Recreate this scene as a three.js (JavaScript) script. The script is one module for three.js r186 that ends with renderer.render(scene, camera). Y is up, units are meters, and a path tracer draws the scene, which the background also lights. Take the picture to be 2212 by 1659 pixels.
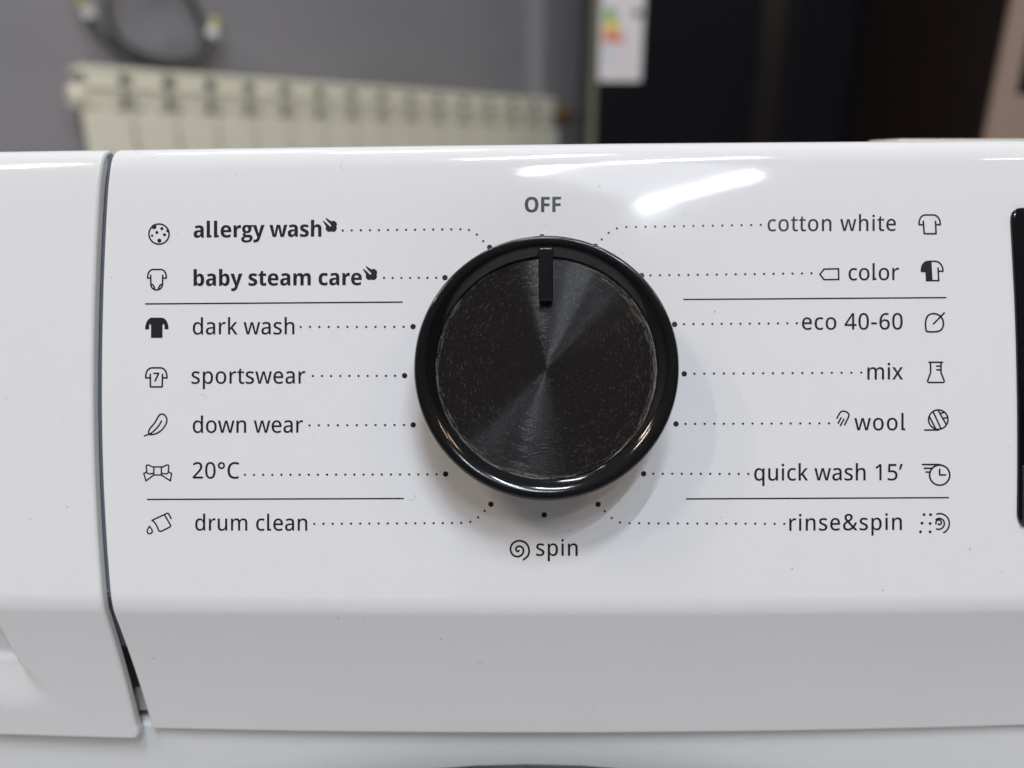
import * as THREE from 'three';
import { RoundedBoxGeometry } from 'three/addons/geometries/RoundedBoxGeometry.js';
import { mergeGeometries, mergeVertices } from 'three/addons/utils/BufferGeometryUtils.js';
import { RectAreaLightUniformsLib } from 'three/addons/lights/RectAreaLightUniformsLib.js';
import { ImprovedNoise } from 'three/addons/math/ImprovedNoise.js';

// ------------------------------------------------------------------ camera, lamps, exposure
RectAreaLightUniformsLib.init();
const scene = new THREE.Scene();
scene.background = new THREE.Color(0, 0, 0);
const TILT = THREE.MathUtils.degToRad(21);                 // the control panel leans back
const PANEL_AT = new THREE.Vector3(0, 0.8, 0);
const UP = new THREE.Vector3(0, Math.cos(TILT), -Math.sin(TILT)), OUT = new THREE.Vector3(0, Math.sin(TILT), Math.cos(TILT));
const camera = new THREE.PerspectiveCamera(53.1, 4 / 3, 0.01, 40);
camera.position.copy(PANEL_AT).addScaledVector(new THREE.Vector3(1, 0, 0), 0.0009).addScaledVector(UP, -0.0161).addScaledVector(OUT, 0.166);
camera.lookAt(camera.position.clone().sub(OUT));
camera.setViewOffset(2212, 1659, -9, -160.5, 2212, 1659);
camera.focus = 0.163;
camera.userData.fStop = 6.9;
const renderer = new THREE.WebGLRenderer({ antialias: true });
renderer.toneMapping = THREE.LinearToneMapping;
renderer.toneMappingExposure = 1.06;
renderer.shadowMap.enabled = true;
const CEILING = 3.1;
const COOL = new THREE.Color(0.9, 0.99, 1.12), WARM = new THREE.Color(1.0, 0.84, 0.68), NEUTRAL = new THREE.Color(1.0, 0.98, 0.96), AMBER = new THREE.Color(1.0, 0.72, 0.45);
// ceiling lamps: position, turn, tube strength, colour, label
const LAMPS = [
  { x: 0.51, z: 2.23, turn: 0.83, tube: 72, glow: 22, color: COOL, label: 'square louvred ceiling light with two cool white tubes in front of the washing machine' },
  { x: 0.3, z: 1.2, turn: 0.83, tube: 165, glow: 5, color: COOL, label: 'square louvred cool white ceiling light nearest above the control panel' },
  { x: -1.9, z: 1.0, turn: 0.83, tube: 135, glow: 6, color: WARM, label: 'square louvred ceiling light with warm tubes at the left wall of the room' },
  { x: -0.6, z: -0.65, turn: 0.83, tube: 75, glow: 5, color: NEUTRAL, label: 'square louvred neutral white ceiling light straight above the washing machine' },
  { x: 1.95, z: 1.3, turn: 0.1, tube: 50, glow: 5, color: AMBER, label: 'square louvred ceiling light with amber tubes above the beige oven side' },
];

// ------------------------------------------------------------------ helpers
const mm = 0.001;
let seed = 7;
const rnd = () => { seed = (seed * 1664525 + 1013904223) >>> 0; return seed / 4294967296; };
const noise = new ImprovedNoise();
const used = {};
function numbered(n) { used[n] = (used[n] ?? -1) + 1; return used[n] ? n + '_' + String(used[n]).padStart(3, '0') : n; }
function tag(o, label, category, group) { o.userData.label = label; o.userData.category = category; if (group) o.userData.group = group; return o; }
function thing(name, label, category, x = 0, y = 0, z = 0, turn = 0, group) {
  const g = new THREE.Group(); g.name = numbered(name); g.position.set(x, y, z); g.rotation.y = turn; scene.add(g);
  return tag(g, label, category, group);
}
function part(name, geo, mat, parent, label) {
  const m = new THREE.Mesh(geo, mat); m.name = name; m.castShadow = m.receiveShadow = true; parent.add(m);
  if (label) m.userData.label = label;
  return m;
}
function struct(name, geo, mat) { const m = part(numbered(name), geo, mat, scene); m.userData.kind = 'structure'; return m; }
const bare = (g) => { const h = g.index ? g.toNonIndexed() : g.clone(); for (const k of Object.keys(h.attributes)) if (!['position', 'normal', 'uv'].includes(k)) h.deleteAttribute(k); return h; };
const merged = (list) => mergeGeometries(list.map(bare));
const rbox = (w, h, d, r, x = 0, y = 0, z = 0, s = 2) => new RoundedBoxGeometry(w, h, d, s, r).translate(x, y, z);
const std = (o) => new THREE.MeshStandardMaterial(o);
function tex(size, paint, srgb, repeat) {
  const c = document.createElement('canvas'); c.width = size[0]; c.height = size[1];
  paint(c.getContext('2d'), size[0], size[1]);
  const t = new THREE.CanvasTexture(c); t.wrapS = t.wrapT = THREE.RepeatWrapping; t.magFilter = THREE.LinearFilter;
  if (srgb) t.colorSpace = THREE.SRGBColorSpace;
  if (repeat) t.repeat.set(repeat[0], repeat[1]);
  return t;
}
// grid of rows x cols points -> indexed geometry; f(i, j) gives {p: [x, y, z], uv: [u, v]}
function grid(rows, cols, f, flip) {
  const pos = [], uv = [], ix = [];
  for (let i = 0; i < rows; i++) for (let j = 0; j < cols; j++) { const q = f(i, j); pos.push(...q.p); uv.push(...q.uv); }
  for (let i = 0; i < rows - 1; i++) for (let j = 0; j < cols - 1; j++) {
    const a = i * cols + j, b = a + 1, c = a + cols, d = c + 1;
    flip ? ix.push(a, b, c, b, d, c) : ix.push(a, c, b, b, c, d);
  }
  const g = new THREE.BufferGeometry();
  g.setAttribute('position', new THREE.Float32BufferAttribute(pos, 3)); g.setAttribute('uv', new THREE.Float32BufferAttribute(uv, 2)); g.setIndex(ix);
  g.computeVertexNormals();
  return g;
}

// ------------------------------------------------------------------ materials
// fine dust, lint and hairline scuffs on the white plastic (2048 px cover 256 mm)
const dust = (n, lint) => (c, W, H) => {
  c.fillStyle = '#ffffff'; c.fillRect(0, 0, W, H);
  for (let i = 0; i < n; i++) {
    const x = rnd() * W, y = rnd() * H, r = 0.4 + rnd() * rnd() * 1.5;
    c.fillStyle = `rgba(${60 + rnd() * 60},${55 + rnd() * 50},${50 + rnd() * 50},${0.1 + rnd() * 0.35})`;
    c.beginPath(); c.ellipse(x, y, r, r * (0.5 + rnd()), rnd() * 6, 0, 7); c.fill();
  }
  for (let i = 0; i < lint; i++) {
    const x = rnd() * W, y = rnd() * H, a = rnd() * 6.3, l = 5 + rnd() * 14;
    c.strokeStyle = `rgba(70,66,62,${0.1 + rnd() * 0.22})`; c.lineWidth = 0.7;
    c.beginPath(); c.moveTo(x, y); c.quadraticCurveTo(x + l * Math.cos(a + 0.8), y + l * Math.sin(a + 0.8), x + l * Math.cos(a), y + l * Math.sin(a)); c.stroke();
  }
};
const scuffs = (base, n, len, spread) => (c, W, H) => {
  c.fillStyle = `rgb(${base},${base},${base})`; c.fillRect(0, 0, W, H);
  const d = c.getImageData(0, 0, W, H);
  for (let y = 0; y < H; y++) for (let x = 0; x < W; x++) {
    const v = base * (1 + 0.3 * noise.noise(x / 90, y / 90, 2.5) + 0.2 * noise.noise(x / 17, y / 17, 7.5) + (rnd() - 0.5) * 0.2), o = (y * W + x) * 4;
    d.data[o] = d.data[o + 1] = d.data[o + 2] = v;
  }
  c.putImageData(d, 0, 0);
  for (let i = 0; i < n; i++) {
    const x = rnd() * W, y = rnd() * H, a = rnd() * 6.3, l = len * (0.3 + rnd()), v = base + spread * (0.4 + rnd());
    c.strokeStyle = `rgba(${v},${v},${v},${0.25 + rnd() * 0.5})`; c.lineWidth = 0.5 + rnd();
    c.beginPath(); c.moveTo(x, y); c.lineTo(x + l * Math.cos(a), y + l * Math.sin(a)); c.stroke();
  }
};
const peel = (c, W, H) => {
  const d = c.createImageData(W, H);
  for (let y = 0; y < H; y++) for (let x = 0; x < W; x++) {
    const v = 128 + 60 * noise.noise(x / 6, y / 6, 1.5) + 40 * noise.noise(x / 2.5, y / 2.5, 4.5), o = (y * W + x) * 4;
    d.data[o] = d.data[o + 1] = d.data[o + 2] = v; d.data[o + 3] = 255;
  }
  c.putImageData(d, 0, 0);
};
const R4 = [1 / 0.256, 1 / 0.256];
const M = {
  panel: std({ color: new THREE.Color(0.757, 0.757, 0.762), map: tex([2048, 2048], dust(280, 45), true, R4), roughness: 1, roughnessMap: tex([1024, 1024], scuffs(19, 160, 40, 12), false, R4), bumpMap: tex([1024, 1024], peel, false, R4), bumpScale: 0.000004 }),
  ink: std({ color: new THREE.Color(0.019, 0.019, 0.021), roughness: 0.25 }),
  knob: std({ color: new THREE.Color(0.006, 0.006, 0.007), roughness: 1, roughnessMap: tex([512, 512], scuffs(24, 160, 50, 30), false, [12, 12]) }),
  bodyWhite: std({ color: new THREE.Color(0.745, 0.76, 0.758), roughness: 0.3 }),
  housing: std({ color: new THREE.Color(0.11, 0.135, 0.165), roughness: 0.6 }),
  slot: std({ color: new THREE.Color(0.035, 0.04, 0.05), roughness: 0.5 }),
  bracket: std({ color: new THREE.Color(0.4, 0.38, 0.34), roughness: 0.5 }),
  glass: std({ color: new THREE.Color(0.004, 0.004, 0.005), roughness: 0.08 }),
  doorGrey: std({ color: new THREE.Color(0.03, 0.03, 0.035), roughness: 0.25 }),
  radiator: std({ color: new THREE.Color(0.9, 0.88, 0.73), roughness: 0.35 }),
  brass: std({ color: new THREE.Color(0.6, 0.38, 0.12), roughness: 0.35, metalness: 0.8 }),
  plastic: std({ color: new THREE.Color(0.75, 0.76, 0.78), roughness: 0.35 }),
  ivory: std({ color: new THREE.Color(0.45, 0.42, 0.2), roughness: 0.4 }),
  rubber: std({ color: new THREE.Color(0.055, 0.06, 0.065), roughness: 0.5 }),
  fridge: std({ color: new THREE.Color(0.011, 0.011, 0.014), roughness: 0.1 }),
  groove: std({ color: new THREE.Color(0.012, 0.007, 0.006), roughness: 0.35 }),
  trim: std({ color: new THREE.Color(0.3, 0.31, 0.22), roughness: 0.35, metalness: 0.5 }),
  beige: std({ color: new THREE.Color(0.44, 0.33, 0.27), roughness: 0.35, metalness: 0.2 }),
  film: std({ color: new THREE.Color(0.62, 0.58, 0.48), roughness: 0.5 }),
  lampBody: std({ color: new THREE.Color(0.75, 0.75, 0.72), roughness: 0.4 }),
};
const plaster = (r, g, b, k) => std({
  color: new THREE.Color(r, g, b), roughness: 0.85, map: tex([512, 512], (c, W, H) => {
    const d = c.createImageData(W, H);
    for (let y = 0; y < H; y++) for (let x = 0; x < W; x++) { const v = 238 + 14 * noise.noise(x / 60, y / 60, k) + 8 * noise.noise(x / 14, y / 14, k + 3), o = (y * W + x) * 4; d.data[o] = d.data[o + 1] = d.data[o + 2] = v; d.data[o + 3] = 255; }
    c.putImageData(d, 0, 0);
  }, true), bumpMap: tex([512, 512], peel, false, [4, 4]), bumpScale: 0.0004,
});
M.wall = plaster(0.335, 0.33, 0.352, 1.5); M.sideWall = plaster(0.24, 0.24, 0.24, 5.5); M.darkWall = plaster(0.06, 0.06, 0.065, 17.5); M.ceiling = plaster(0.78, 0.78, 0.77, 9.5); M.floor = plaster(0.68, 0.66, 0.65, 13.5);

// ------------------------------------------------------------------ room
struct('floor', new THREE.BoxGeometry(8, 0.1, 20).translate(0.4, -0.05, 3.3), M.floor);
struct('ceiling', new THREE.BoxGeometry(8, 0.1, 20).translate(0.4, CEILING + 0.05, 3.3), M.ceiling);
struct('wall', new THREE.BoxGeometry(0.1, CEILING, 13).translate(-2.85, CEILING / 2, 6.3), M.sideWall);
struct('wall', new THREE.BoxGeometry(0.1, CEILING, 19).translate(3.7, CEILING / 2, 3.4), M.darkWall);
struct('wall', new THREE.BoxGeometry(6.7, CEILING, 0.1).translate(0.4, CEILING / 2, 12.75), M.darkWall);
// the grey back wall runs away to the right; a = metres along it, d = metres out of it
const W0 = new THREE.Vector3(-0.8532, 0, -1.4532), WT = Math.atan2(0.6598, 0.7514);
const wx = Math.cos(WT), wz = -Math.sin(WT);
const onWall = (a, y, d) => new THREE.Vector3(W0.x + a * wx - d * wz, y, W0.z + a * wz + d * wx);
const wallGeo = (a0, a1, y0, y1, d0, d1) => { const p = onWall((a0 + a1) / 2, (y0 + y1) / 2, (d0 + d1) / 2); return new THREE.BoxGeometry(a1 - a0, y1 - y0, d1 - d0).rotateY(WT).translate(p.x, p.y, p.z); };
struct('wall', wallGeo(-2.65, 6.2, 0, CEILING, -0.12, 0), M.wall);
struct('pilaster', wallGeo(1.17, 1.375, 0, CEILING - 0.002, 0.001, 0.07), M.wall);

// ------------------------------------------------------------------ ceiling lamps
for (const L of LAMPS) {
  const t = thing('ceiling_light', L.label, 'ceiling light', L.x, CEILING, L.z, L.turn);
  part('housing', merged([rbox(0.68, 0.05, 0.04, 0.004, 0, -0.03, 0.42), rbox(0.68, 0.05, 0.04, 0.004, 0, -0.03, -0.42), rbox(0.04, 0.05, 0.8, 0.004, -0.32, -0.03, 0), rbox(0.04, 0.05, 0.8, 0.004, 0.32, -0.03, 0)]), M.lampBody, t);
  part('louvre', new THREE.BoxGeometry(0.6, 0.008, 0.8).translate(0, -0.012, 0), std({ color: new THREE.Color(0.8, 0.8, 0.77), roughness: 0.4, emissive: L.color, emissiveIntensity: L.glow * 0.12 }), t);
  for (const s of [-1, 1]) {
    part('tube', new THREE.CylinderGeometry(0.014, 0.014, 0.6, 16).rotateZ(Math.PI / 2).translate(0, -0.034, s * 0.36), std({ color: 0xffffff, roughness: 0.3, emissive: L.color, emissiveIntensity: 3 }), t);
    const l = new THREE.RectAreaLight(L.color, L.tube * 1.25, 0.6, 0.048); l.name = 'tube_light'; l.position.set(0, -0.058, s * 0.36); l.rotation.x = -Math.PI / 2; t.add(l);
  }
}

// ------------------------------------------------------------------ printed ink: outline tracing of drawn shapes
// design units: 1 unit = 0.1 mm on the panel, x to the right, y down, (1106, 829) is the panel origin
const DX = (x) => (x - 1106) * 1e-4, DY = (y) => (829 - y) * 1e-4;
function trace(W, H, alpha) {
  const at = (x, y) => (x < 0 || y < 0 || x >= W || y >= H ? 0 : alpha[(y * W + x) * 4 + 3]) - 127.5, next = new Map(), pts = new Map();
  const edge = (x, y, h) => {                                        // crossing on the edge right of (h) or below (x, y)
    const k = ((y + 1) * (W + 2) + x + 1) * 2 + h;
    if (!pts.has(k)) { const a = at(x, y), b = h ? at(x + 1, y) : at(x, y + 1), t = a / (a - b); pts.set(k, h ? [x + t, y] : [x, y + t]); }
    return k;
  };
  for (let y = -1; y < H; y++) for (let x = -1; x < W; x++) {
    const c = (at(x, y) > 0) | ((at(x + 1, y) > 0) << 1) | ((at(x + 1, y + 1) > 0) << 2) | ((at(x, y + 1) > 0) << 3);
    if (c === 0 || c === 15) continue;
    const T = () => edge(x, y, 1), B = () => edge(x, y + 1, 1), L = () => edge(x, y, 0), Rr = () => edge(x + 1, y, 0), go = (a, b) => next.set(a, b);
    if (c === 1) go(L(), T()); else if (c === 2) go(T(), Rr()); else if (c === 3) go(L(), Rr()); else if (c === 4) go(Rr(), B());
    else if (c === 5) { go(L(), T()); go(Rr(), B()); } else if (c === 6) go(T(), B()); else if (c === 7) go(L(), B()); else if (c === 8) go(B(), L());
    else if (c === 9) go(B(), T()); else if (c === 10) { go(T(), Rr()); go(B(), L()); } else if (c === 11) go(B(), Rr()); else if (c === 12) go(Rr(), L());
    else if (c === 13) go(Rr(), T()); else if (c === 14) go(T(), L());
  }
  const loops = [];
  while (next.size) {
    const start = next.keys().next().value, loop = []; let k = start;
    while (next.has(k)) { loop.push(pts.get(k)); const n = next.get(k); next.delete(k); k = n; }
    if (loop.length > 5) loops.push(loop);
  }
  return loops;
}
function simplify(p, tol) {
  const keep = new Uint8Array(p.length), half = p.length >> 1, stack = [[0, half], [half, p.length]]; keep[0] = keep[half] = 1;
  while (stack.length) {
    const [a, b] = stack.pop(), A = p[a], B = p[b % p.length], dx = B[0] - A[0], dy = B[1] - A[1], l = Math.hypot(dx, dy) || 1e-9; let m = 0, at = -1;
    for (let i = a + 1; i < b; i++) { const d = Math.abs((p[i][0] - A[0]) * dy - (p[i][1] - A[1]) * dx) / l; if (d > m) { m = d; at = i; } }
    if (m > tol) { keep[at] = 1; stack.push([a, at], [at, b]); }
  }
  return p.filter((_, i) => keep[i]);
}
const inside = (q, p) => { let r = false; for (let i = 0, j = p.length - 1; i < p.length; j = i++) if ((p[i][1] > q[1]) !== (p[j][1] > q[1]) && q[0] < ((p[j][0] - p[i][0]) * (q[1] - p[i][1])) / (p[j][1] - p[i][1]) + p[i][0]) r = !r; return r; };
const INK_Z = 0.00003;
// draw(ctx) paints in design units; the box [x0, y0, x1, y1] covers the drawing; S canvas pixels per unit
function inkGeo([x0, y0, x1, y1], draw, S = 6, place = (x, y) => [x, y]) {
  const c = document.createElement('canvas'); c.width = Math.ceil((x1 - x0) * S); c.height = Math.ceil((y1 - y0) * S);
  const g = c.getContext('2d'); g.setTransform(S, 0, 0, S, -x0 * S, -y0 * S); g.fillStyle = g.strokeStyle = '#000'; g.lineCap = g.lineJoin = 'round'; draw(g);
  const loops = trace(c.width, c.height, g.getImageData(0, 0, c.width, c.height).data).map((l) => simplify(l, 0.3)).filter((l) => l.length > 2);
  const depth = loops.map((l) => loops.filter((o) => o !== l && inside(l[0], o)).length), shapes = [];
  const to = (l) => l.map(([x, y]) => { const q = place((x + 0.5) / S + x0, (y + 0.5) / S + y0); return new THREE.Vector2(DX(q[0]), DY(q[1])); });
  loops.forEach((l, i) => {
    if (depth[i] % 2) return;
    const s = new THREE.Shape(to(l));
    loops.forEach((h, j) => { if (depth[j] === depth[i] + 1 && inside(h[0], l)) s.holes.push(new THREE.Path(to(h))); });
    shapes.push(s);
  });
  return new THREE.ShapeGeometry(shapes, 1).translate(0, 0, INK_Z);
}
// a line of lettering from x0 to x1 on a baseline from y0 to y1
function lettering(text, x0, y0, x1, y1, bold, xh = 26.2) {
  const em = xh / (bold ? 0.548 : 0.536), draw = (g) => {
    g.font = `${bold ? 'bold ' : ''}${em}px sans-serif`; g.lineJoin = 'round'; g.lineWidth = bold ? 0.25 : 0.55;
    const box = (ch) => g.measureText(ch), adv = [...text].map((ch) => box(ch).width + (ch === 'l' ? em * 0.045 : 0));
    const first = -box(text[0]).actualBoundingBoxLeft, lastM = box(text[text.length - 1]), lastGap = adv[adv.length - 1] - lastM.actualBoundingBoxRight;
    const natural = adv.reduce((a, b) => a + b, 0) - first - lastGap, track = (x1 - x0 - natural) / (text.length - 1);
    let x = x0 - first;
    [...text].forEach((ch, i) => {
      g.fillText(ch, x, y0); g.strokeText(ch, x, y0);
      if (ch === 'l') {                                            // the small foot of this typeface's l
        const m = box('l'), r = x + m.actualBoundingBoxRight, w = m.actualBoundingBoxRight + m.actualBoundingBoxLeft;
        g.save(); g.lineCap = 'butt'; g.lineWidth = w * (bold ? 0.62 : 0.85); g.beginPath(); g.moveTo(r - w * 0.5, y0 - w * 0.75); g.quadraticCurveTo(r - w * 0.35, y0 - w * 0.36, r + em * 0.07, y0 - w * 0.42); g.stroke(); g.restore();
      }
      x += adv[i] + track;
    });
  };
  const slope = (y1 - y0) / (x1 - x0);
  return inkGeo([x0 - 8, y0 - 48, x1 + 10, y0 + 18], draw, 6, (x, y) => [x, y + (x - x0) * slope]);
}
const disc = (x, y, r, n = 20) => new THREE.CircleGeometry(r * 1e-4, n).translate(DX(x), DY(y), INK_Z);
const dots = (list, r = 2.5) => mergeGeometries(list.map(([x, y]) => disc(x, y, r, 14)));
const row = (x0, y0, x1, y1, n) => Array.from({ length: n }, (_, i) => [x0 + ((x1 - x0) * i) / (n - 1), y0 + ((y1 - y0) * i) / (n - 1)]);

// ------------------------------------------------------------------ washing machine
const machine = thing('washing_machine', 'white washing machine with a black program knob on its printed control panel', 'washing machine', 0, 0, 0);
const tilted = (m) => { m.position.copy(PANEL_AT); m.rotation.x = -TILT; return m; };
// --- profile of the front, from the top rear over the roll, down the flat face, round the bend and down the receding lower strip (mm)
function profile(bottomY, steps, S = Math.PI / 6) {
  const P = [], add = (Y, Z, ny, nz, top, low) => P.push({ Y, Z, ny, nz, top, low });
  const yA = 38.9, aB = 0.034, RA = 250, yB = yA + RA * Math.sin(aB), zB = -RA * (1 - Math.cos(aB));
  const RB = 12, aC = 0.262, yC = yB + RB * (Math.sin(aC) - Math.sin(aB)), zC = zB - RB * (Math.cos(aB) - Math.cos(aC));
  const RC = 5, aD = Math.PI / 2 - TILT, at = (a) => [yC + RC * (Math.sin(a) - Math.sin(aC)), zC - RC * (Math.cos(aC) - Math.cos(a))];
  const [yD, zD] = at(aD);
  for (const back of [22, 10, 3]) add(yD - back * Math.cos(aD) * 1, zD - back * Math.sin(aD), Math.sin(aD), Math.cos(aD), 1, 0);
  for (let i = 14; i >= 0; i--) { const a = aC + ((aD - aC) * i) / 14, [y, z] = at(a); add(y, z, Math.sin(a), Math.cos(a), 1, 0); }
  for (let i = 9; i >= 0; i--) { const a = aB + ((aC - aB) * i) / 10; add(yB + RB * (Math.sin(a) - Math.sin(aB)), zB - RB * (Math.cos(aB) - Math.cos(a)), Math.sin(a), Math.cos(a), 1, 0); }
  for (let i = 9; i >= 0; i--) { const a = (aB * i) / 10; add(yA + RA * Math.sin(a), -RA * (1 - Math.cos(a)), Math.sin(a), Math.cos(a), (a / aB) ** 2, 0); }
  for (let i = 1; i < 20; i++) add(yA - ((yA + 45.2) * i) / 20, 0, 0, 1, 0, (i / 20) ** 3 * 0.4);
  const Rb = 9;
  for (let i = 0; i <= 8; i++) { const a = (S * i) / 8; add(-45.2 - Rb * Math.sin(a), -Rb * (1 - Math.cos(a)), -Math.sin(a), Math.cos(a), 0, 0.5); }
  const e = P[P.length - 1], n = steps, L = (e.Y - bottomY) / Math.cos(S), bend = 0.12; let cy = e.Y, cz = e.Z, Se = S;
  for (let i = 1; i <= n; i++) {                                    // slightly hollow: it turns back towards upright lower down
    Se = S + 0.06 - bend * (i / n); cy -= (L / n) * Math.cos(Se); cz -= (L / n) * Math.sin(Se);
    add(cy, cz, -Math.sin(Se), Math.cos(Se), 0, 0.5 + (0.5 * i) / n);
  }
  const f = P[P.length - 1], r = 0.9;                               // small lip radius, then the return to the rear
  for (let i = 1; i <= 5; i++) { const a = -Se - ((Math.PI / 2 - Se + 0.15) * i) / 5; add(f.Y + r * (Math.sin(a) + Math.sin(Se)), f.Z + r * (Math.cos(a) - Math.cos(Se)), Math.sin(a), Math.cos(a), 0, 1); }
  const g = P[P.length - 1]; add(g.Y + 0.1, g.Z - 0.9, -1, 0, 0, 1);
  return P;
}
const topBow = (X) => { const x = X * 10 + 1106; return -1.9 + 2.3 * Math.min(1.1, x / 2000) - 0 * x + 0.75 * Math.sin(Math.PI * Math.min(1, Math.max(0, x / 2000))) * 0.35; };
const lowBow = (X) => -1.5 * (1 - ((X - 4.4) / 106) ** 2);
const edgeL = (Y) => { const y = 829 - Y * 10; return y > 850 ? (217 + 21 * Math.min(1, (y - 850) / 450) ** 2 - 1106) / 10 : (217 + 14 * ((850 - y) / 450) ** 2 - 1106) / 10; };
function front(P, xe, dir, xFar, cols, extra = () => 0) {
  const r = 0.75, C = [];
  for (let k = 0; k < cols; k++) C.push({ t: 1 - k / (cols - 1) });   // far end first
  for (let k = 0; k <= 6; k++) C.push({ fil: (Math.PI / 2) * (k / 6) });
  C.push({ wall: 1 });
  return grid(P.length, C.length, (i, j) => {
    const q = P[i], c = C[j], e = xe(q, i); let X, Y = q.Y, Z = q.Z;
    if (c.t !== undefined) X = e + dir * r + (xFar - e - dir * r) * c.t;
    else {
      const a = c.fil ?? Math.PI / 2, ins = r * (1 - Math.cos(a));
      X = e + dir * r * (1 - Math.sin(a)); Y -= q.ny * ins; Z -= q.nz * ins;
      if (c.wall) Z -= q.ny > 0.6 ? 0.2 : dir > 0 ? 8 : 1.6;
    }
    Y += topBow(X) * q.top + lowBow(X) * q.low;
    const d = extra(X, q); Y -= q.ny * d; Z -= q.nz * d;
    return { p: [X * mm, Y * mm, Z * mm], uv: [X * mm + 0.11, Y * mm + 0.09] };
  }, dir > 0);
}
const PF = profile(-80.2, 10);
const control = tilted(part('control_panel', front(PF, (q) => edgeL(q.Y), 1, 332, 70), M.panel, machine));

// --- lettering and signs printed on it
const ink = (name, geo, label) => part(name, geo, M.ink, control, label);
const TEXTS = [
  ['allergy wash', 418.4, 514, 695, 511.5, 1], ['baby steam care', 417.5, 618.2, 782, 616.3, 1], ['dark wash', 416, 723, 636, 722.6], ['sportswear', 413.8, 829.3, 660, 829],
  ['down wear', 416, 935.3, 655, 935], ['20°C', 416.3, 1034, 517.8, 1034], ['drum clean', 421.3, 1146.3, 664.3, 1146.6, 0, 25.6],
  ['OFF', 1133, 458.4, 1212, 457.6, 1, 25.2], ['spin', 1158, 1200.9, 1247.8, 1200.9],
  ['cotton white', 1657.6, 499.5, 1935, 498.6, 0, 25.4], ['color', 1832.4, 605.3, 1942.4, 604.6, 0, 25.8], ['eco 40-60', 1731.8, 712.6, 1950, 712], ['mix', 1873.6, 820.5, 1950.6, 820],
  ['wool', 1845, 930, 1952, 929.6], ['quick wash 15’', 1628.6, 1038.4, 1950.6, 1037.8], ['rinse&spin', 1704.9, 1146.9, 1948, 1144.9],
];
for (const [t, x0, y0, x1, y1, b, xh] of TEXTS) ink('program_lettering', lettering(t, x0, y0, x1, y1, b, xh), `printed lettering reading ${t.replace('’', ' minutes')}`);
const LEADERS = [
  [...row(740.4, 498, 994.5, 495.3, 14), [1013.3, 497], [1030, 506.8], [1044, 520.8]], row(829.6, 600.5, 942.3, 600.2, 7), row(649.6, 706.3, 872, 706.2, 12), row(675.9, 812.3, 853.4, 812, 10),
  row(668.5, 919, 872.7, 918, 11), row(529.2, 1025.8, 943, 1024.8, 22), [...row(679, 1131.6, 996.3, 1129.8, 17), [1015.8, 1127.3], [1032.8, 1117.6], [1047, 1103.6]],
  [[1300, 517.3], [1314.7, 503], [1332.6, 493.5], ...row(1352.9, 490.7, 1643.3, 485.8, 15)], row(1405, 595, 1752.8, 590.5, 18), row(1477.7, 700.4, 1721, 698.3, 13), row(1500.1, 807.4, 1860.3, 805, 18),
  row(1480.9, 915.7, 1790.6, 914.6, 16), row(1411, 1023.4, 1616.3, 1023.8, 11), [[1306.5, 1104.3], [1321.3, 1119], [1339.3, 1128.5], ...row(1359.8, 1130.3, 1694, 1131.6, 17)],
];
for (const l of LEADERS) ink('leader_dots', dots(l));
for (const [x, y] of [[1170.7, 511.3], [1057.8, 534.5], [961.2, 599.8], [892.3, 705.6], [874, 811.4], [892.6, 917.8], [962.6, 1024], [1060.5, 1089.3], [1175.5, 1112.3], [1291.8, 1089.3], [1390.3, 1023.4], [1460.2, 915.7], [1478, 807.6], [1457.2, 700.7], [1386, 595.3], [1286, 532]]) ink('position_dot', disc(x, y, 5.9, 28));
for (const [x0, y0, x1, y1] of [[315, 656.6, 868.5, 652.7], [318.5, 1078.8, 871, 1077], [1477, 647, 2043, 643], [1483, 1077.7, 2048.5, 1075]])
  ink('divider_line', inkGeo([x0 - 4, Math.min(y0, y1) - 4, x1 + 4, Math.max(y0, y1) + 4], (g) => { g.lineWidth = 3.1; g.beginPath(); g.moveTo(x0, y0); g.lineTo(x1, y1); g.stroke(); }, 6));
// icons: drawn in the units of their own enlargement: (ox, oy) its origin and k its scale in design units
function icon(label, ox, oy, k, box, lw, draw) {
  const b = [ox + k * (box[0] - 30), oy + k * (box[1] - 30), ox + k * (box[2] + 30), oy + k * (box[3] + 30)];
  ink('program_icon', inkGeo(b, (g) => { g.translate(ox, oy); g.scale(k, k); g.lineWidth = lw; draw(g); }, 10), label);
}
const pen = (g, s) => { const p = new Path2D(s); g.stroke(p); };
const blob = (g, s) => { const p = new Path2D(s); g.fill(p); };
const spot = (g, x, y, r) => { g.beginPath(); g.arc(x, y, r, 0, 7); g.fill(); };
const ring = (g, x, y, r) => { g.beginPath(); g.arc(x, y, r, 0, 7); g.stroke(); };
const A = [276.5, 453.5, 0.125], B = [276.5, 660.8, 0.125], C3 = [276.5, 868, 0.125], D = [276.5, 1072.8, 0.125], E = [1824.9, 431.3, 0.125], F = [1797.3, 652.5, 0.1375], G = [1797.3, 862.7, 0.1375];
icon('germ circle icon', ...A, [348, 228, 725, 607], 28, (g) => { ring(g, 537, 418, 174); for (const s of [[452, 292, 42], [587, 325, 28], [690, 362, 28], [500, 390, 27], [632, 430, 28], [418, 447, 22], [543, 532, 36]]) spot(g, ...s); });
icon('baby bodysuit icon', ...A, [325, 1015, 680, 1400], 28, (g) => { pen(g, 'M395 1180 L342 1180 C336 1090 380 1030 440 1030 L565 1030 C625 1030 668 1090 662 1180 L606 1180'); pen(g, 'M394 1130 L396 1290 C400 1350 450 1385 492 1385 C540 1385 592 1350 598 1290 L602 1130'); pen(g, 'M396 1285 C440 1290 455 1320 462 1372'); pen(g, 'M598 1285 C555 1290 535 1320 528 1372'); });
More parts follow.
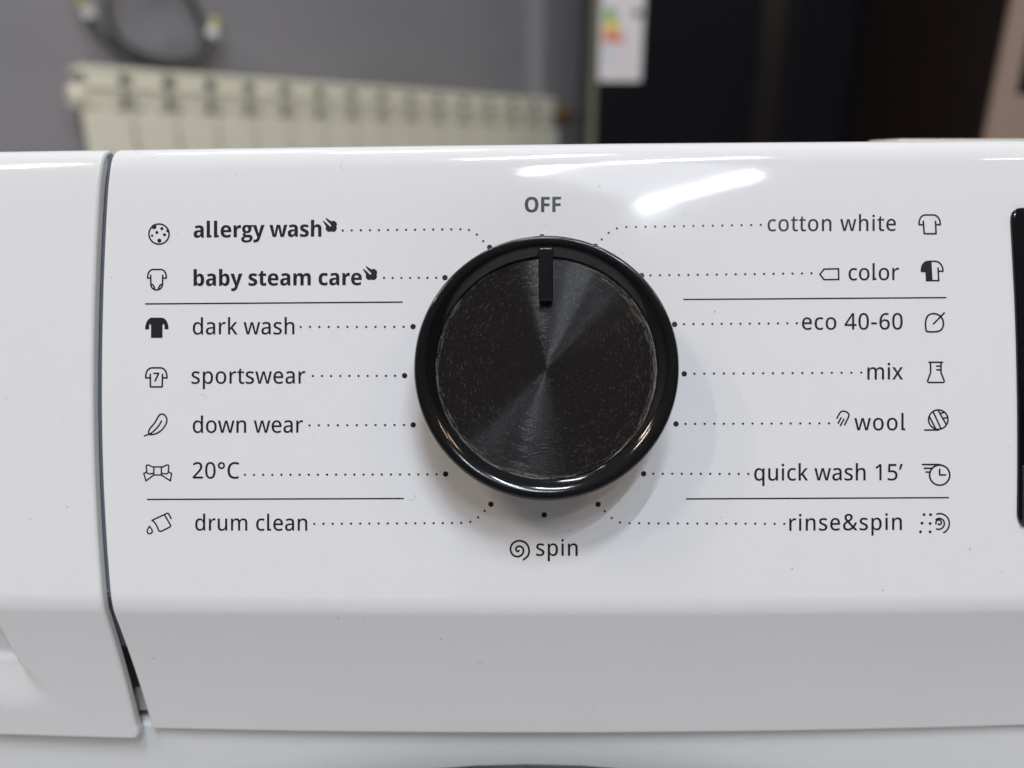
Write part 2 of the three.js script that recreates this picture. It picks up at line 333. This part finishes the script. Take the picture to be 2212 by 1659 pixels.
icon('solid dark shirt icon', ...B, [297, 202, 700, 555], 4, (g) => blob(g, 'M298 402 Q296 408 304 408 L366 408 L366 345 Q366 318 384 318 Q398 318 398 345 L398 545 Q398 554 406 554 L590 554 Q598 554 598 545 L598 340 Q600 316 616 316 Q632 318 632 345 L632 406 L694 406 Q702 406 702 398 C704 290 650 203 575 203 L420 203 C350 203 296 290 298 402 Z'));
icon('sports shirt icon with a seven', ...B, [292, 1055, 690, 1415], 29, (g) => { pen(g, 'M380 1244 L308 1244 C302 1140 350 1071 425 1071 L560 1071 C630 1071 678 1140 674 1244 L604 1244'); pen(g, 'M386 1184 L388 1400 L592 1400 L598 1184'); pen(g, 'M450 1166 L530 1166 L470 1296'); });
icon('feather icon', ...C3, [270, 197, 690, 603], 27, (g) => { pen(g, 'M285 590 L368 558 C330 500 400 440 450 380 C490 330 505 280 535 240 C560 205 600 200 640 235 C690 290 680 360 630 430 C580 510 470 585 368 562 C460 510 540 420 578 335'); });
icon('bow tie icon', ...C3, [258, 1075, 770, 1385], 25, (g) => { pen(g, 'M448 1124 L578 1124 L578 1264 L448 1264 Z'); pen(g, 'M448 1134 L350 1090 Q315 1090 316 1118 L328 1222 Q345 1262 448 1232'); pen(g, 'M578 1134 L675 1090 Q708 1090 706 1118 L696 1222 Q680 1262 578 1232'); pen(g, 'M450 1262 L312 1366 L274 1240 L326 1208'); pen(g, 'M576 1262 L734 1366 L754 1240 L700 1208'); });
icon('tipped drum and water drop icon', ...D, [315, 270, 760, 657], 26, (g) => { pen(g, 'M746 378 L706 300 Q694 280 670 290 L415 410 C470 440 500 500 525 570 Q540 612 580 596 L715 530 Q745 514 734 488 L630 312'); g.lineWidth = 25; pen(g, 'M373 512 C350 550 333 570 333 595 C333 625 352 640 375 640 C400 640 420 622 420 595 C420 570 396 550 373 512 Z'); });
icon('white shirt icon', ...E, [1255, 250, 1660, 605], 29, (g) => { pen(g, 'M1350 434 L1284 434 C1274 340 1320 265 1395 265 L1525 265 C1600 265 1650 340 1648 434 L1576 434'); pen(g, 'M1354 376 L1372 590 L1576 590 L1566 376'); });
icon('half dark shirt icon', ...E, [1300, 1050, 1710, 1415], 28, (g) => { blob(g, 'M1312 1256 L1390 1256 L1402 1412 L1516 1412 L1498 1068 L1430 1056 C1350 1060 1300 1140 1312 1256 Z'); pen(g, 'M1430 1066 L1560 1066 C1640 1068 1695 1140 1694 1238 L1626 1240'); pen(g, 'M1412 1400 L1622 1400 L1610 1182'); });
icon('price tag icon before color', 1437.8, 525.4, 0.35, [945, 153, 1073, 230], 10, (g) => { g.lineJoin = 'miter'; pen(g, 'M978 160 L1067 158 L1068 224 L978 225 L952 192 Z'); });
icon('leaf icon', ...F, [1455, 160, 1775, 485], 27, (g) => { pen(g, 'M1482 462 C1465 400 1462 330 1480 260 C1500 200 1550 182 1600 182 C1650 186 1690 205 1715 240 C1760 300 1760 370 1720 430 C1680 475 1580 475 1482 462 Z'); pen(g, 'M1592 344 L1762 172'); });
icon('flask icon', ...F, [1490, 930, 1775, 1278], 26, (g) => { pen(g, 'M1522 946 L1735 946'); pen(g, 'M1546 946 L1548 1110 L1502 1235 Q1500 1264 1530 1264 L1740 1264 Q1766 1262 1760 1235 L1711 1110 L1711 946'); pen(g, 'M1645 1006 L1711 1006'); pen(g, 'M1645 1066 L1711 1066'); });
icon('hand wash icon before wool', ...G, [62, 168, 285, 422], 25, (g) => { pen(g, 'M76 296 L122 215 Q150 172 205 190 Q280 215 262 270 L198 402'); pen(g, 'M142 288 L96 374'); pen(g, 'M186 312 L132 412'); });
icon('ball of yarn icon', ...G, [1445, 148, 1828, 495], 25, (g) => { ring(g, 1668, 318, 152); pen(g, 'M1455 482 L1672 482'); pen(g, 'M1528 268 L1628 464'); pen(g, 'M1586 192 L1712 464'); pen(g, 'M1666 172 L1796 400'); pen(g, 'M1694 224 L1764 204'); pen(g, 'M1736 302 L1818 284'); });
icon('fast clock icon', ...G, [1410, 1005, 1865, 1370], 27, (g) => { ring(g, 1690, 1190, 158); pen(g, 'M1422 1024 L1690 1024'); pen(g, 'M1452 1082 L1580 1082'); pen(g, 'M1478 1142 L1540 1142'); pen(g, 'M1690 1102 L1690 1187 L1782 1187'); });
icon('water dots and spiral icon', 1437.8, 1078.4, 0.35, [1562, 80, 1757, 212], 10, (g) => { for (const s of [[1595, 95], [1635, 95], [1582, 148], [1632, 150], [1573, 201], [1632, 201]]) spot(g, ...s, 9); pen(g, 'M1674 92 C1710 80 1745 105 1750 140 C1753 170 1740 195 1716 206'); pen(g, 'M1682 152 C1690 165 1706 150 1700 138 C1690 118 1664 128 1668 152 M1668 126 C1690 108 1722 125 1720 152 C1716 182 1690 190 1672 184'); });
icon('spiral icon before spin', 1050.7, 1078.4, 0.125, [398, 700, 753, 1060], 33, (g) => {
  const c = new THREE.CatmullRomCurve3([[563, 888], [546, 903], [516, 885], [512, 845], [562, 812], [622, 838], [640, 890], [612, 960], [535, 992], [455, 958], [416, 865], [455, 765], [568, 717], [690, 765], [738, 880], [718, 975], [640, 1046]].map(([x, y]) => new THREE.Vector3(x, y, 0)));
  g.beginPath(); c.getPoints(160).forEach((p, i) => (i ? g.lineTo(p.x, p.y) : g.moveTo(p.x, p.y))); g.stroke();
});
const steam = (label, dx, dy) => icon(label, 663.6 + dx, 453.5 + dy, 0.11, [308, 160, 585, 432], 30, (g) => {
  spot(g, 512, 286, 73); spot(g, 432, 362, 70); spot(g, 510, 360, 72); spot(g, 460, 320, 70);
  g.beginPath(); g.moveTo(384, 164); g.lineTo(480, 228); g.lineTo(470, 320); g.lineTo(366, 178); g.closePath(); g.fill(); spot(g, 376, 172, 13);
  g.beginPath(); g.moveTo(326, 218); g.lineTo(450, 310); g.lineTo(372, 330); g.lineTo(310, 230); g.closePath(); g.fill(); spot(g, 320, 226, 13);
  g.globalCompositeOperation = 'destination-out'; g.lineWidth = 36; g.beginPath(); g.moveTo(330, 180); g.lineTo(452, 306); g.stroke(); g.globalCompositeOperation = 'source-over';
});
steam('steam cloud icon after allergy wash', 0, 0); steam('steam cloud icon after baby steam care', 86.7, 104);

// --- detergent drawer at the left of the panel, with its scooped finger grip
const PD = profile(-82.6, 90, 0.475);
const edgeR = (q) => {
  let e = edgeL(q.Y) - 1.75 - 1.0 * Math.max(0, (-q.Y - 45) / 35);
  if (q.Y < -80.2) e += 0.25;
  const t = q.low > 0.5 ? -81.5 - q.Y : -1; if (t > 0) e -= 1.6 - Math.sqrt(Math.max(0, 1.6 * 1.6 - Math.min(1.6, t) ** 2));
  return e;
};
const ss = (a, b, x) => { const t = Math.min(1, Math.max(0, (x - a) / (b - a))); return t * t * (3 - 2 * t); };
const scoop = (X, q) => {                                          // depth of the finger grip (mm)
  if (q.Y > -49 || q.nz < 0.5) return 0;
  const s = (-49 - q.Y) / (-49 + 82), right = -114.4 + 1.8 * Math.min(1, s / 0.4) ** 0.7;
  const w = 0.6 + 15 * Math.max(0, s - 0.41), side = ss(w, -w, X - right - 0.5 * (w - 0.6));
  return side * ss(0.0, 0.03, s) * (s < 0.41 ? 4.0 : 4.0 * (0.82 * ss(0.82, 0.3, s) / ss(0.82, 0.3, 0.41) + 0.18 * ss(0.47, 0.41, s)));
};
const drawer = tilted(part('detergent_drawer', front(PD, edgeR, -1, -255, 440, scoop), M.panel, machine));
// --- what shows in the gap behind
tilted(part('drawer_housing', merged([new THREE.BoxGeometry(0.02, 0.097, 0.004).translate(-0.088, 0.002, -0.0047), new THREE.BoxGeometry(0.02, 0.016, 0.004).rotateX(Math.PI / 6).translate(-0.087, -0.0512, -0.0079)]), M.housing, machine));
tilted(part('drawer_slot', new THREE.BoxGeometry(0.02, 0.03, 0.004).rotateX(Math.PI / 6).translate(-0.0855, -0.0705, -0.0225), M.slot, machine));
tilted(part('housing_clip', rbox(0.012, 0.006, 0.004, 0.0005, -0.086, -0.0745, -0.0228), M.bracket, machine));
// --- cabinet below and behind
part('cabinet', merged([rbox(0.598, 0.684, 0.53, 0.001, 0.04, 0.3755, -0.2553, 3), rbox(0.598, 0.13, 0.48, 0.004, 0.04, 0.777, -0.29, 3)]), M.bodyWhite, machine);
part('worktop', rbox(0.598, 0.012, 0.5, 0.004, 0.04, 0.8365, -0.295, 3), M.bodyWhite, machine);
part('door', new THREE.LatheGeometry([[0.135, 0.001], [0.135, 0.012], [0.15, 0.016], [0.19, 0.014], [0.199, 0.008], [0.2, 0.001]].map(([x, y]) => new THREE.Vector2(x, y)), 96).rotateX(Math.PI / 2).translate(0.004, 0.5062, 0.0099), M.doorGrey, machine);
part('plinth', rbox(0.57, 0.035, 0.5, 0.003, 0.04, 0.0175, -0.26), M.doorGrey, machine);

// --- display window at the right
{
  const s = new THREE.Shape(), pt = (x, y) => [DX(x), DY(y)];
  s.moveTo(...pt(2204, 450)); s.bezierCurveTo(...pt(2188, 450), ...pt(2181, 460), ...pt(2182, 480)); s.lineTo(...pt(2189.5, 620)); s.bezierCurveTo(...pt(2196, 760), ...pt(2199, 930), ...pt(2196, 1105)); s.bezierCurveTo(...pt(2196, 1128), ...pt(2206, 1140), ...pt(2222, 1140));
  s.lineTo(...pt(3600, 1140)); s.lineTo(...pt(3600, 450)); s.closePath();
  const disp = tilted(part('display', new THREE.ExtrudeGeometry(s, { depth: 0.0002, bevelEnabled: true, bevelThickness: 0.0005, bevelSize: 0.0005, bevelOffset: -0.0005, bevelSegments: 4, curveSegments: 16 }).translate(0, 0, 0.0001), M.glass, machine));
  part('touch_strip', new RoundedBoxGeometry(0.08, 0.0128, 0.0006, 3, 0.00028).translate(DX(2203) + 0.04, DY(1069), 0.0008), M.doorGrey, disp);
}

// --- program knob
const KX = 0.00697, KY = 0.0019;
{
  const V = (x, y) => new THREE.Vector2(x * mm, y * mm), prof = [V(0, 0.5), V(24.2, 0.5), V(24.6, 0.9)];
  for (let i = 1; i <= 6; i++) prof.push(V(24.6 + 1.9 * (i / 6), 0.9 + 11.2 * (i / 6)));
  for (let i = 1; i <= 8; i++) { const a = (Math.PI / 2) * (i / 8); prof.push(V(26.5 - 0.7 * (1 - Math.cos(a)), 12.1 + 1.18 * Math.sin(a))); }
  prof.push(V(25.5, 13.285));
  for (let i = 1; i <= 14; i++) { const t = i / 14; prof.push(V(25.35 - 2.8 * t, 13.28 - 1.4 * t * t)); }
  prof.push(V(22.42, 11.7), V(22.31, 11.3), V(22.3, 10.8), V(0, 10.8));
  const knob = tilted(part('program_knob', new THREE.LatheGeometry(prof, 220).rotateX(Math.PI / 2), M.knob, machine));
  knob.position.copy(PANEL_AT).add(new THREE.Vector3(KX, 0, 0)).addScaledVector(UP, KY);
  // turned face with real concentric grooves
  const gp = [], pitch = 0.284, hgt = 0.026;
  for (let r = 22.28; r > 0.02; r -= pitch / 4) { const k = Math.round((22.28 - r) / (pitch / 4)) % 4; gp.push(V(r, 11.3 + [-1, 0, 1, 0][k] * hgt * (0.85 + 0.3 * noise.noise(r * 3, 1.5, 2.5)))); }
  gp.push(V(0.0001, 11.3));
  const face = new THREE.LatheGeometry(gp, 220).rotateX(Math.PI / 2), p = face.attributes.position, uv = face.attributes.uv;
  for (let i = 0; i < p.count; i++) uv.setXY(i, p.getX(i) / 0.046 + 0.5, p.getY(i) / 0.046 + 0.5);
  const dusty = tex([1536, 1536], (c, W) => {
    c.fillStyle = 'rgb(30,28,28)'; c.fillRect(0, 0, W, W);
    const R0 = (W * 22.3) / 46, speck = (x, y, s, a, warm) => { c.fillStyle = `rgba(${150 + warm * 14},${145 + warm * 7},${138 - warm * 10},${a})`; c.fillRect(x, y, s * (0.5 + rnd() * 1.6), s * (0.4 + rnd() * 0.9)); };
    for (let i = 0; i < 5200; i++) { const a = rnd() * 6.283, r = R0 * Math.sqrt(rnd()), d = 0.5 + 0.5 * noise.noise(3 * Math.cos(a), 3 * Math.sin(a), r / 200); speck(W / 2 + r * Math.cos(a), W / 2 + r * Math.sin(a), 2 + rnd() * 3.5, 0.08 + 0.6 * rnd() * rnd() * d, rnd()); }
    for (let i = 0; i < 900; i++) {                                 // short arcs of lint caught in the grooves
      const a = rnd() * 6.283, r = R0 * (0.35 + 0.64 * Math.sqrt(rnd())), l = 0.01 + rnd() * 0.05; c.strokeStyle = `rgba(170,165,160,${0.1 + rnd() * 0.3})`; c.lineWidth = 1.5 + 2 * rnd();
      c.beginPath(); c.arc(W / 2, W / 2, r, a, a + l); c.stroke();
    }
    for (let i = 0; i < 700; i++) {                                 // fine rings of grime along the edge
      const a = rnd() * 6.283, w = Math.max(0, Math.cos(a + 0.15)) ** 1.5 + Math.max(0, Math.cos(a - 2.75)) * 0.5 + 0.2 * Math.max(0, Math.sin(a));
      if (rnd() > w) continue; c.strokeStyle = `rgba(172,168,162,${0.12 + 0.5 * rnd()})`; c.lineWidth = 1.2 + 2.2 * rnd();
      c.beginPath(); c.arc(W / 2, W / 2, R0 * (0.997 - 0.05 * rnd() * rnd() * (0.4 + w)), a, a + 0.03 + rnd() * 0.14); c.stroke();
    }
    for (let i = 0; i < 1300; i++) {                                // grime along the rim, thickest at the right and lower left
      const a = rnd() * 6.283, w = Math.max(0, Math.cos(a + 0.15)) ** 1.5 * 1.0 + Math.max(0, Math.cos(a - 2.75)) * 0.55 + 0.25 * Math.max(0, Math.sin(a));
      if (rnd() > w) continue; const r = R0 * (1 - 0.035 * rnd() * rnd() * (0.6 + w)); speck(W / 2 + r * Math.cos(a), W / 2 + r * Math.sin(a), 2 + rnd() * 3, 0.15 + 0.45 * rnd(), rnd() * 0.4);
    }
    for (let i = 0; i < 560; i++) {                                 // brownish dust banked against the left of the pointer
      const t = rnd(), y = W / 2 - R0 * (0.99 - 0.42 * t), x = W / 2 - (W * 1.55) / 46 - rnd() * rnd() * W * 0.05 * (1.1 - t * 0.8); speck(x, y, 2.5 + rnd() * 4, 0.1 + 0.4 * rnd(), 0.9 + rnd() * 0.6);
    }
  }, true);
  dusty.wrapS = dusty.wrapT = THREE.ClampToEdgeWrapping;
  part('turned_face', face, new THREE.MeshPhysicalMaterial({ color: 0xffffff, map: dusty, roughness: 0.13, specularIntensity: 0.32 }), knob);
  part('pointer', rbox(2.9 * mm, 10.6 * mm, 2.4 * mm, 0.35 * mm, -0.15 * mm, 18.6 * mm, 12.2 * mm, 4), M.knob, knob);
}

// ------------------------------------------------------------------ things on and behind the machine
{
  const t = thing('packing_strip', 'thin beige packing strip lying on top of the washing machine at its right', 'packing strip', 0.144, 0.8428, -0.065);
  part('strip', rbox(0.088, 0.0076, 0.02, 0.0012, 0, 0.0038, 0), M.film, t);
}
// radiator: fifteen sections, end plug and valve
{
  const origin = onWall(0, 0.43, 0.03), t = thing('radiator', 'cream sectional radiator on the grey wall behind the washing machine', 'radiator', origin.x, origin.y, origin.z, WT);
  const H = 0.58, sec = merged([
    rbox(0.074, H - 0.075, 0.006, 0.0025, 0.04, (H - 0.075) / 2, 0.077), rbox(0.036, H - 0.03, 0.06, 0.01, 0.04, H / 2 - 0.01, 0.04), rbox(0.0785, 0.5, 0.006, 0.002, 0.04, 0.26, 0.045),
    rbox(0.0785, 0.012, 0.07, 0.005, 0.04, H - 0.006, 0.037), rbox(0.0785, 0.005, 0.012, 0.002, 0.04, H - 0.034, 0.072), rbox(0.056, 0.03, 0.012, 0.004, 0.04, H - 0.022, 0.064), rbox(0.056, 0.032, 0.012, 0.004, 0.04, H - 0.052, 0.066),
    rbox(0.0785, 0.05, 0.05, 0.02, 0.04, H - 0.05, 0.032), rbox(0.0785, 0.05, 0.05, 0.02, 0.04, 0.03, 0.032)]);
  for (let i = 0; i < 15; i++) part('section', sec, M.radiator, t).position.x = i * 0.08;
  part('end_plug', new THREE.CylinderGeometry(0.02, 0.021, 0.014, 24).rotateZ(Math.PI / 2).translate(-0.007, H - 0.05, 0.04), M.radiator, t);
  part('valve', merged([new THREE.CylinderGeometry(0.014, 0.014, 0.05, 20).rotateZ(Math.PI / 2).translate(1.225, H - 0.035, 0.034), new THREE.CylinderGeometry(0.022, 0.022, 0.03, 6).rotateZ(Math.PI / 2).translate(1.258, H - 0.035, 0.034)]), M.brass, t);
  for (const x of [0.16, 1.04]) part('bracket', rbox(0.02, 0.04, 0.05, 0.003, x, H - 0.06, -0.004), M.lampBody, t);
}
// coiled inlet hose hung on the wall above it
{
  const o = onWall(0.17, 1.15, 0), t = thing('inlet_hose', 'dark grey coiled water hose with white nuts hung on the wall above the radiator', 'hose', o.x, o.y, o.z, WT);
  const L = (a, y, d) => new THREE.Vector3(a - 0.17, y - 1.15, d);
  const c = new THREE.CatmullRomCurve3([L(0.056, 1.1, 0.03), L(0.078, 1.06, 0.025), L(0.123, 1.034, 0.02), L(0.18, 1.025, 0.018), L(0.238, 1.04, 0.018), L(0.268, 1.085, 0.018), L(0.262, 1.13, 0.02), L(0.236, 1.17, 0.025), L(0.18, 1.195, 0.03), L(0.12, 1.17, 0.034), L(0.084, 1.12, 0.036), L(0.1, 1.062, 0.036), L(0.15, 1.036, 0.034), L(0.21, 1.034, 0.034), L(0.258, 1.056, 0.034), L(0.28, 1.085, 0.034)]);
  part('tube', new THREE.TubeGeometry(c, 180, 0.0064, 14), M.rubber, t);
  for (const [p, dir, cap] of [[L(0.056, 1.1, 0.03), [-0.42, 0.9], 1], [L(0.28, 1.085, 0.034), [0.45, 0.9], 1]]) {
    const turn = Math.atan2(-dir[0], dir[1]), nut = part('nut', merged([new THREE.CylinderGeometry(0.012, 0.013, 0.02, 12).translate(0, 0.008, 0)]), M.plastic, t);
    nut.position.copy(p); nut.rotation.z = turn;
    part('cap', new THREE.CylinderGeometry(0.0135, 0.0135, 0.018, 18).translate(0, 0.026, 0), M.ivory, nut);
  }
  part('hook', new THREE.CylinderGeometry(0.004, 0.004, 0.05, 12).rotateX(Math.PI / 2).translate(0.01, 0.036, 0.025), M.plastic, t);
}
// black refrigerator with its energy label
{
  const t = thing('refrigerator', 'wide glossy black refrigerator with an energy label on its left door', 'refrigerator', 0.175, 0, -2.27);
  const W = 0.95, FZ = 0.5, H = 1.8;
  part('cabinet', rbox(W - 0.01, H, 0.44, 0.006, W / 2, H / 2 + 0.005, 0.22), M.doorGrey, t);
  part('edge_trim', rbox(0.01, H - 0.02, 0.055, 0.002, 0.003, H / 2, 0.4725), M.trim, t);
  part('door', rbox(0.36, H - 0.02, 0.05, 0.006, 0.19, H / 2, 0.472), M.fridge, t);
  part('door', rbox(0.51, H - 0.02, 0.05, 0.006, 0.695, H / 2, 0.472), M.fridge, t);
  part('handle_recess', rbox(0.068, H - 0.04, 0.02, 0.004, 0.405, H / 2, 0.46), M.groove, t);
  const lab = tex([256, 480], (c, w, h) => {
    c.fillStyle = '#e9e6ea'; c.fillRect(0, 0, w, h); c.fillStyle = '#c9d6ea'; c.fillRect(0, 0, w, h * 0.1);
    const cols = ['#2f9b4e', '#55ad4b', '#b3cc3d', '#f0df2c', '#eeb52c', '#e77b2d', '#d8392c'];
    cols.forEach((k, i) => { const y = h * (0.25 + i * 0.05), e = w * (0.3 + 0.038 * i); c.fillStyle = k; c.beginPath(); c.moveTo(20, y); c.lineTo(e, y); c.lineTo(e + 11, y + h * 0.02); c.lineTo(e, y + h * 0.04); c.lineTo(20, y + h * 0.04); c.fill(); });
    c.fillStyle = '#2a2a2c'; c.beginPath(); c.moveTo(w * 0.72, h * 0.3); c.lineTo(w * 0.8, h * 0.265); c.lineTo(w * 0.95, h * 0.265); c.lineTo(w * 0.95, h * 0.335); c.lineTo(w * 0.8, h * 0.335); c.fill();
    c.fillStyle = '#cfdcea'; c.fillRect(30, h * 0.68, 60, 34); c.fillStyle = '#eadada'; c.fillRect(120, h * 0.68, 60, 34); c.fillStyle = '#d5d5da'; c.fillRect(40, h * 0.82, 170, 10);
  }, true);
  part('energy_label', new THREE.BoxGeometry(0.096, 0.192, 0.0004).translate(0.06, 1.114, 0.4985), std({ map: lab, roughness: 0.5 }), t);
}
{
  const t = thing('oven', 'beige framed oven with a dark glass window beside the black refrigerator', 'oven', 0.757, 0, -1.72);
  part('body', rbox(0.6, 1.35, 0.53, 0.004, 0.3, 0.678, 0.265), M.groove, t);
  const f = new THREE.Shape([[0, 0.02], [0.6, 0.02], [0.6, 1.35], [0, 1.35]].map(([x, y]) => new THREE.Vector2(x, y)));
  f.holes.push(new THREE.Path([[0.032, 0.945], [0.032, 1.3], [0.568, 1.3], [0.568, 0.945]].map(([x, y]) => new THREE.Vector2(x, y))));
  part('front_frame', new THREE.ExtrudeGeometry(f, { depth: 0.012, bevelEnabled: true, bevelSize: 0.002, bevelThickness: 0.002, bevelOffset: -0.002, bevelSegments: 2 }).translate(0, 0, 0.532), M.beige, t);
  part('window', new THREE.BoxGeometry(0.545, 0.365, 0.006).translate(0.3, 1.1225, 0.535), M.glass, t);
}
renderer.render(scene, camera);
